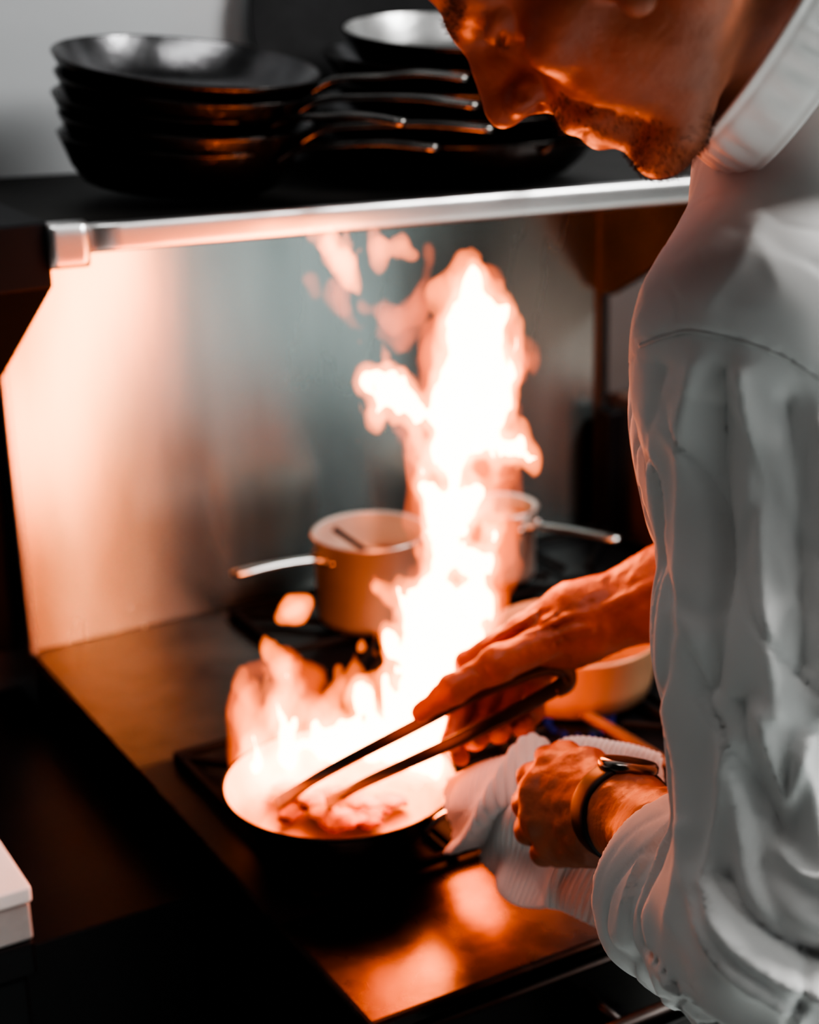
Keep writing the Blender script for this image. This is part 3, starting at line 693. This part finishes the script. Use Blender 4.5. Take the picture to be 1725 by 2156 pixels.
jf.cone(CU-fa*.05, CU+fa*.15, .050, .0575, .003, True)
jf.chain([SR, P(1700, 860, 1.38), ER], [.058, .060, .060], .04)
CR = P(1570, 1195, 1.404); jf.cone(ER, CR, .060, .054, .03)
fr = nrm(WR[2]-ER); jf.cut(CR, fr, .075, .03, .01); jf.cone(CR-fr*.03, CR+fr*.12, .047, .05, .004, True)
JV, JQ = jf.mesh(); JV = relax(JV, JQ, 2, .5)
JN = vnormals(JV, JQ)
q = np.stack([JV@lat, JV@fwd, JV@upv], 1)
warp = np.stack([vnoise(q*6+3), vnoise(q*6+11), vnoise(q*6+23)], 1)
n1 = vnoise((q*np.array([24, 24, 4.5]))+warp*1.1); n2 = vnoise((q*np.array([50, 50, 14.]))+warp*1.5+7)
n4 = vnoise((q*np.array([20, 20, 7.]))+warp*2.0+31); n5 = vnoise((q*np.array([16, 16, 11.]))+warp*2.6+57)
low = np.clip((1.24-JV[:, 2])/.12, 0, 1)
faq = np.stack([JV@nrm(np.cross(fa, upv)), JV@upv, JV@fa], 1)
n3 = vnoise(faq*np.array([10, 22, 20])+warp*1.2+5)
ridge = 1-2*np.sqrt(n1**2+.0008)
amp = .0066*ridge+.0010*n2-.0042*np.exp(-(n4/.10)**2)-.0036*np.exp(-(n5/.09)**2)
top = np.clip((1.47-JV[:, 2])/.05, .15, 1)
cd2 = np.linalg.norm(JV-(CU+fa*.03), axis=1)
cuf = np.clip((cd2-.065)/.05, .30, 1)
amp = (amp*top*(1-.4*low)+low*(.0068*(1-2*np.sqrt(n3**2+.0008))-.0042*np.exp(-(n5/.09)**2)))*cuf
sa = (JV-CU)@fa; rr_ = np.linalg.norm(JV-CU-sa[:, None]*fa, axis=1)
amp = amp+np.where((sa > -.036) & (rr_ < .085) & (rr_ > .052) & (sa < .02), .0050*np.clip((sa+.036)/.004, 0, 1), 0)
PJ = proj(JV); facing = np.clip(-(JN@Fv)*1.6, 0, 1)
def fold(pxs, wpx, a):
    s = spline(pxs, 40); dm = np.full(len(PJ), 1e9)
    for i in range(len(s)-1):
        e = s[i+1]-s[i]; t = np.clip(((PJ-s[i])@e)/(e@e+1e-9), 0, 1)
        dm = np.minimum(dm, np.linalg.norm(PJ-s[i]-t[:, None]*e, axis=1))
    return a*np.exp(-(dm/wpx)**1.3)
fo = 0
for pxs, wp, a in [
    ([(1470, 770), (1440, 950), (1425, 1150), (1440, 1350)], 28, .009), ([(1560, 790), (1590, 1000), (1610, 1250), (1640, 1500)], 32, .010),
    ([(1515, 780), (1510, 1000), (1520, 1250), (1500, 1450)], 24, -.010), ([(1390, 780), (1375, 950), (1390, 1150)], 20, -.008),
    ([(1660, 850), (1690, 1100), (1700, 1400)], 28, -.010), ([(1720, 900), (1740, 1200), (1735, 1500)], 24, .009),
    ([(1500, 1860), (1550, 1970), (1640, 2050), (1740, 2095)], 20, .011), ([(1455, 1740), (1470, 1880), (1540, 2020), (1680, 2130)], 18, .009),
    ([(1530, 1850), (1580, 1930), (1660, 1990), (1740, 2020)], 20, -.010), ([(1610, 1500), (1640, 1640), (1660, 1680), (1700, 1560)], 18, .008),
    ([(1560, 1480), (1590, 1650), (1640, 1760)], 22, -.009), ([(1540, 1560), (1520, 1720), (1500, 1830)], 20, .008),
    ([(1640, 1790), (1690, 1840), (1740, 1860)], 16, .008), ([(1600, 470), (1560, 560), (1500, 640)], 30, .003)]:
    fo = fo+fold(pxs, wp, a)
ysx = np.array([1300, 1365, 1400, 1460, 1560, 1650, 1722, 1800]); ysy = np.array([730, 716, 702, 690, 712, 745, 790, 840])
yk = np.where((PJ[:, 0] > 1300) & (PJ[:, 1] > 420), np.clip((np.interp(PJ[:, 0], ysx, ysy)-PJ[:, 1])/7+.5, 0, 1)*.0022, 0)*np.clip((PJ[:, 1]-420)/120, 0, 1)
JV2 = JV+JN*(amp+fo*facing*cuf+yk*facing)[:, None]
pp('jacket', (JV2, JQ), M['jacket'])
bv = BVHTree.FromPolygons(JV2.tolist(), JQ.tolist())
def on_jacket(pxs, n=110, lift=.0004):
    out = []
    for a, b in spline(pxs, n):
        r = ray(a, b); h = bv.ray_cast(Vector(CAM), Vector(r).normalized())
        if h[0] is not None: out.append(np.array(h[0])-Fv*lift)
    out = np.array(out)
    for _ in range(2): out[1:-1] = (out[:-2]+2*out[1:-1]+out[2:])/4
    return out
def seam(pxs, r, name='seam'):
    p = on_jacket(pxs)
    if len(p) > 6:
        pp(name, sweep(p, r*1.8, r*1.2, nrm(-Fv), n=8), M['seam'])
seam([(1346, 728), (1400, 708), (1460, 697), (1560, 719), (1650, 752), (1722, 797), (1765, 826)], .0006, 'shoulder_seam')
cn = nrm(cv(.87, .46, .12)); s1 = nrm(cv(-.46, .89, .05)); s1 = nrm(s1-cn*(s1@cn)); s2 = np.cross(cn, s1)
c0 = P(1613, 14, .945); c1_ = P(1732, 80, .975)
rows = []; nu = 160
for k, f in enumerate(np.linspace(0, 1, 17)):
    c = c0*(1-f)+c1_*f; R1 = .086+.006*f+.002*math.sin(f*3.1); R2 = .086+.006*f; row = []
    st_ = -.0014*math.exp(-((f-.12)/.035)**2)-.0014*math.exp(-((f-.86)/.035)**2)
    for i in range(nu):
        a = 2*math.pi*i/nu
        wob = .0016*math.sin(a*33+2*math.sin(a*5))*math.sin(f*3.1)**2+st_
        row.append(c+s1*(R1+wob)*math.cos(a)+s2*(R2+wob)*math.sin(a))
    rows.append(row)
V = np.array(rows).reshape(-1, 3); Q = [(k*nu+i, k*nu+(i+1) % nu, (k+1)*nu+(i+1) % nu, (k+1)*nu+i) for k in range(16) for i in range(nu)]
pp('collar', (V, Q), M['jacket'], solid=.003, subs=1)
tr = Field((.5, .4, .06), (1.2, 1.2, 1.05), .009)
tr.ell(HP-np.array([0, 0, .06]), JX, (.145, .10, .12), .04)
for L in legs: tr.chain([L[0], L[1], L[2]+np.array([0, 0, .03])], [.098, .075, .062], .03)
pp('trousers', tr.mesh(), M['trousers'])
for L in legs:
    sf = Field(L[2]+np.array([-.25, -.12, -.1]), L[2]+np.array([.12, .25, .08]), .006)
    a = L[2].copy(); a[2] = .045; b = a+np.array([-.12, .105, -.006])
    sf.cone(a, b, .046, .040, .02); sf.cone(a, a+np.array([0, 0, .05]), .044, .044, .02)
    sf.d = np.maximum(sf.d, (.001-sf.ax[2])[None, None, :])
    pp('shoe', sf.mesh(), M['shoe'])
wc = P(1310, 1710, 1.197); wa = nrm(WL[1]-WL[3])
wu = nrm(-Dv+Fv*.1+Rv*.1); wu = nrm(wu-wa*(wu@wa)); ws_ = np.cross(wa, wu)
ringp = [wc+(wu*math.cos(t)+ws_*math.sin(t))*.0325 for t in np.linspace(0, 2*math.pi, 48, endpoint=False)]
strap = pp('wristwatch', sweep(ringp, .0130, .0038, np.array([(p-wc)/.0325 for p in ringp]), n=12, pw=4, closed=True), M['watch'])
cL = lathe([(.0005, 0), (.019, 0), (.0220, .003), (.0220, .007), (.0200, .0095), (.0178, .0095)], 40)
gL = lathe([(.0178, .0095), (.0005, .0098)], 40)
def place(VQ, o, x, y, z): return VQ[0][:, [0]]*x+VQ[0][:, [1]]*y+VQ[0][:, [2]]*z+o, VQ[1]
cw = wu; cs = np.cross(wa, cw)
pp('case', place(cL, wc+cw*.0285, wa, cs, cw), M['watch_m'], strap)
pp('dial', place(gL, wc+cw*.0285, wa, cs, cw), M['glass'], strap)

# ------------------------------------------------------------------ tongs
TB = P(1190, 1420, 1.425)
tg = thing('tongs', 'long steel kitchen tongs gripped over the flaming pan', 'tongs', TB)
up_t = nrm(-Fv-Dv*.35)
ua = spline([P(1188, 1412, 1.425), P(1140, 1408, 1.425), P(1000, 1462, 1.42), P(870, 1530, 1.425), P(680, 1630, 1.47), P(585, 1692, 1.535)], 40)
la = spline([P(1192, 1432, 1.425), P(1150, 1462, 1.425), P(985, 1548, 1.425), P(860, 1606, 1.45), P(760, 1652, 1.49), P(690, 1690, 1.54)], 40)
ww = np.interp(np.linspace(0, 1, 40), [0, .1, .6, .85, 1], [.0062, .0064, .0052, .0046, .0070])
obj('arm', sweep(ua, ww, .0028, up_t, n=14, pw=5), M['tongs'], tg, off=TB)
obj('arm', sweep(la, ww, .0028, up_t, n=14, pw=5), M['tongs'], tg, off=TB)
obj('hinge', sweep(spline([P(1165, 1400, 1.425), P(1196, 1412, 1.425), P(1198, 1440, 1.425), P(1172, 1456, 1.425)], 14), .006, .0036, up_t, n=12, pw=3), M['tongs'], tg, off=TB)

# ------------------------------------------------------------------ towel
st = [[(955, 1690, 1.50), (945, 1642, 1.462), (934, 1700, 1.430), (946, 1750, 1.428), (962, 1785, 1.440)],
      [(1025, 1680, 1.48), (1015, 1612, 1.43), (1000, 1700, 1.385), (1010, 1780, 1.400), (1035, 1855, 1.400)],
      [(1110, 1670, 1.45), (1105, 1582, 1.405), (1090, 1690, 1.352), (1095, 1800, 1.380), (1092, 1908, 1.372)],
      [(1200, 1660, 1.42), (1200, 1556, 1.375), (1190, 1700, 1.345), (1180, 1820, 1.362), (1180, 1915, 1.352)],
      [(1300, 1665, 1.38), (1300, 1568, 1.345), (1295, 1730, 1.320), (1290, 1850, 1.335), (1280, 1962, 1.325)],
      [(1385, 1680, 1.34), (1390, 1592, 1.31), (1395, 1740, 1.295), (1390, 1860, 1.310), (1385, 1975, 1.305)]]
ctl = np.array([[P(*q) for q in row] for row in st])
nu, nv = 460, 110
A = np.array([spline(ctl[:, j], nu) for j in range(5)])
G = np.array([spline(A[:, i], nv) for i in range(nu)])
du = np.gradient(G, axis=0); dv = np.gradient(G, axis=1); NN = np.cross(du, dv); NN /= np.linalg.norm(NN, axis=2, keepdims=True)
uu, vv = np.meshgrid(np.linspace(0, 1, nu), np.linspace(0, 1, nv), indexing='ij')
fo = vnoise(np.stack([(uu*6+vv*3.2).ravel(), (vv*1.6-uu*2).ravel(), uu.ravel()*0], 1)).reshape(uu.shape)
crease = lambda d0, wd: np.exp(-(d0/wd)**2)
dis = .0018*np.sin((uu+.22*vv)*2*math.pi*42)+.008*(1-2*np.sqrt(fo**2+.0006))*np.clip(vv*1.6-.3, 0.05, 1)
dis = dis-.012*crease(uu*.9+(vv-.62)*.55-.18, .03)+.010*crease(uu*.9+(vv-.62)*.55-.25, .035)-.010*crease(uu-.62+.3*(vv-.7), .03)*np.clip(vv*2-.8, 0, 1)
G = G+NN*dis[..., None]
V = G.reshape(-1, 3); Q = [(i*nv+j, (i+1)*nv+j, (i+1)*nv+j+1, i*nv+j+1) for i in range(nu-1) for j in range(nv-1)]
tw0 = P(1150, 1700, 1.38)
tw = obj('towel', (V, Q), M['towel'], None, off=tw0, solid=.003)
tagm(tw, 'white ribbed towel folded around the frying pan handle', 'towel', tw0)

# ------------------------------------------------------------------ neighbours
cb = thing('counter', 'dark counter left of the range, under the white container', 'counter', (-.15, 1.52, 0))
obj('body', box(-.45, .455, -.30, .32, .1, .865), M['black'], cb, smooth=False, bevel=.004)
obj('top', box(-.46, .463, -.305, .325, .866, .90), M['black'], cb, smooth=False, bevel=.004)
obj('plinth', box(-.42, .43, -.28, .32, 0, .1), M['black'], cb, smooth=False)
obj('gap_blackout', box(.464, .642, -.22, .325, .0, .84), M['black'], cb, smooth=False, bevel=.002)  # added black box, darkens the gap that showed lit floor
obj('darkening_panel', box(-.46, .640, .30, .325, .901, 1.42), M['black'], cb, smooth=False, bevel=.002)  # added black sheet, darkens the wall left of the backsplash
wb = thing('food_container', 'white lidded container at the left edge, on the dark counter', 'container', (.11, 1.42, .9005))
obj('tub', box(-.19, .203, -.203, .2, 0, .036), M['grey'], wb, smooth=False, bevel=.003)
obj('lid', box(-.195, .205, -.205, .205, .0365, .052), M['white'], wb, smooth=False, bevel=.003)
nc = thing('cabinet', 'dark steel cabinet with added grey panel to the right of the range', 'cabinet', (1.705, 1.45, 0))
obj('body', box(-.32, .4, -.3, .38, .1, 1.05), M['cabsteel'], nc, smooth=False, bevel=.004)
obj('top', box(-.33, .41, -.31, .39, 1.051, 1.075), M['cabsteel'], nc, smooth=False, bevel=.004)
obj('plinth', box(-.28, .36, -.26, .36, 0, .1), M['black'], nc, smooth=False)
obj('darkening_panel', box(-.345, .41, .38, .40, 1.076, 1.43), M['greypanel'], nc, smooth=False, bevel=.002)  # added grey sheet, darkens the overlit wall beside the range
dr = obj('door', box(-.3, .38, -.322, -.302, .14, 1.02), M['darksteel'], nc, smooth=False, bevel=.003)
obj('handle', sweep([(-.26, -.345, z) for z in np.linspace(.6, .9, 8)], .008, .008, (0, 1, 0)), M['steel'], dr)
try:
    SC.view_settings.look = 'AgX - High Contrast'
except Exception as e: print(e)
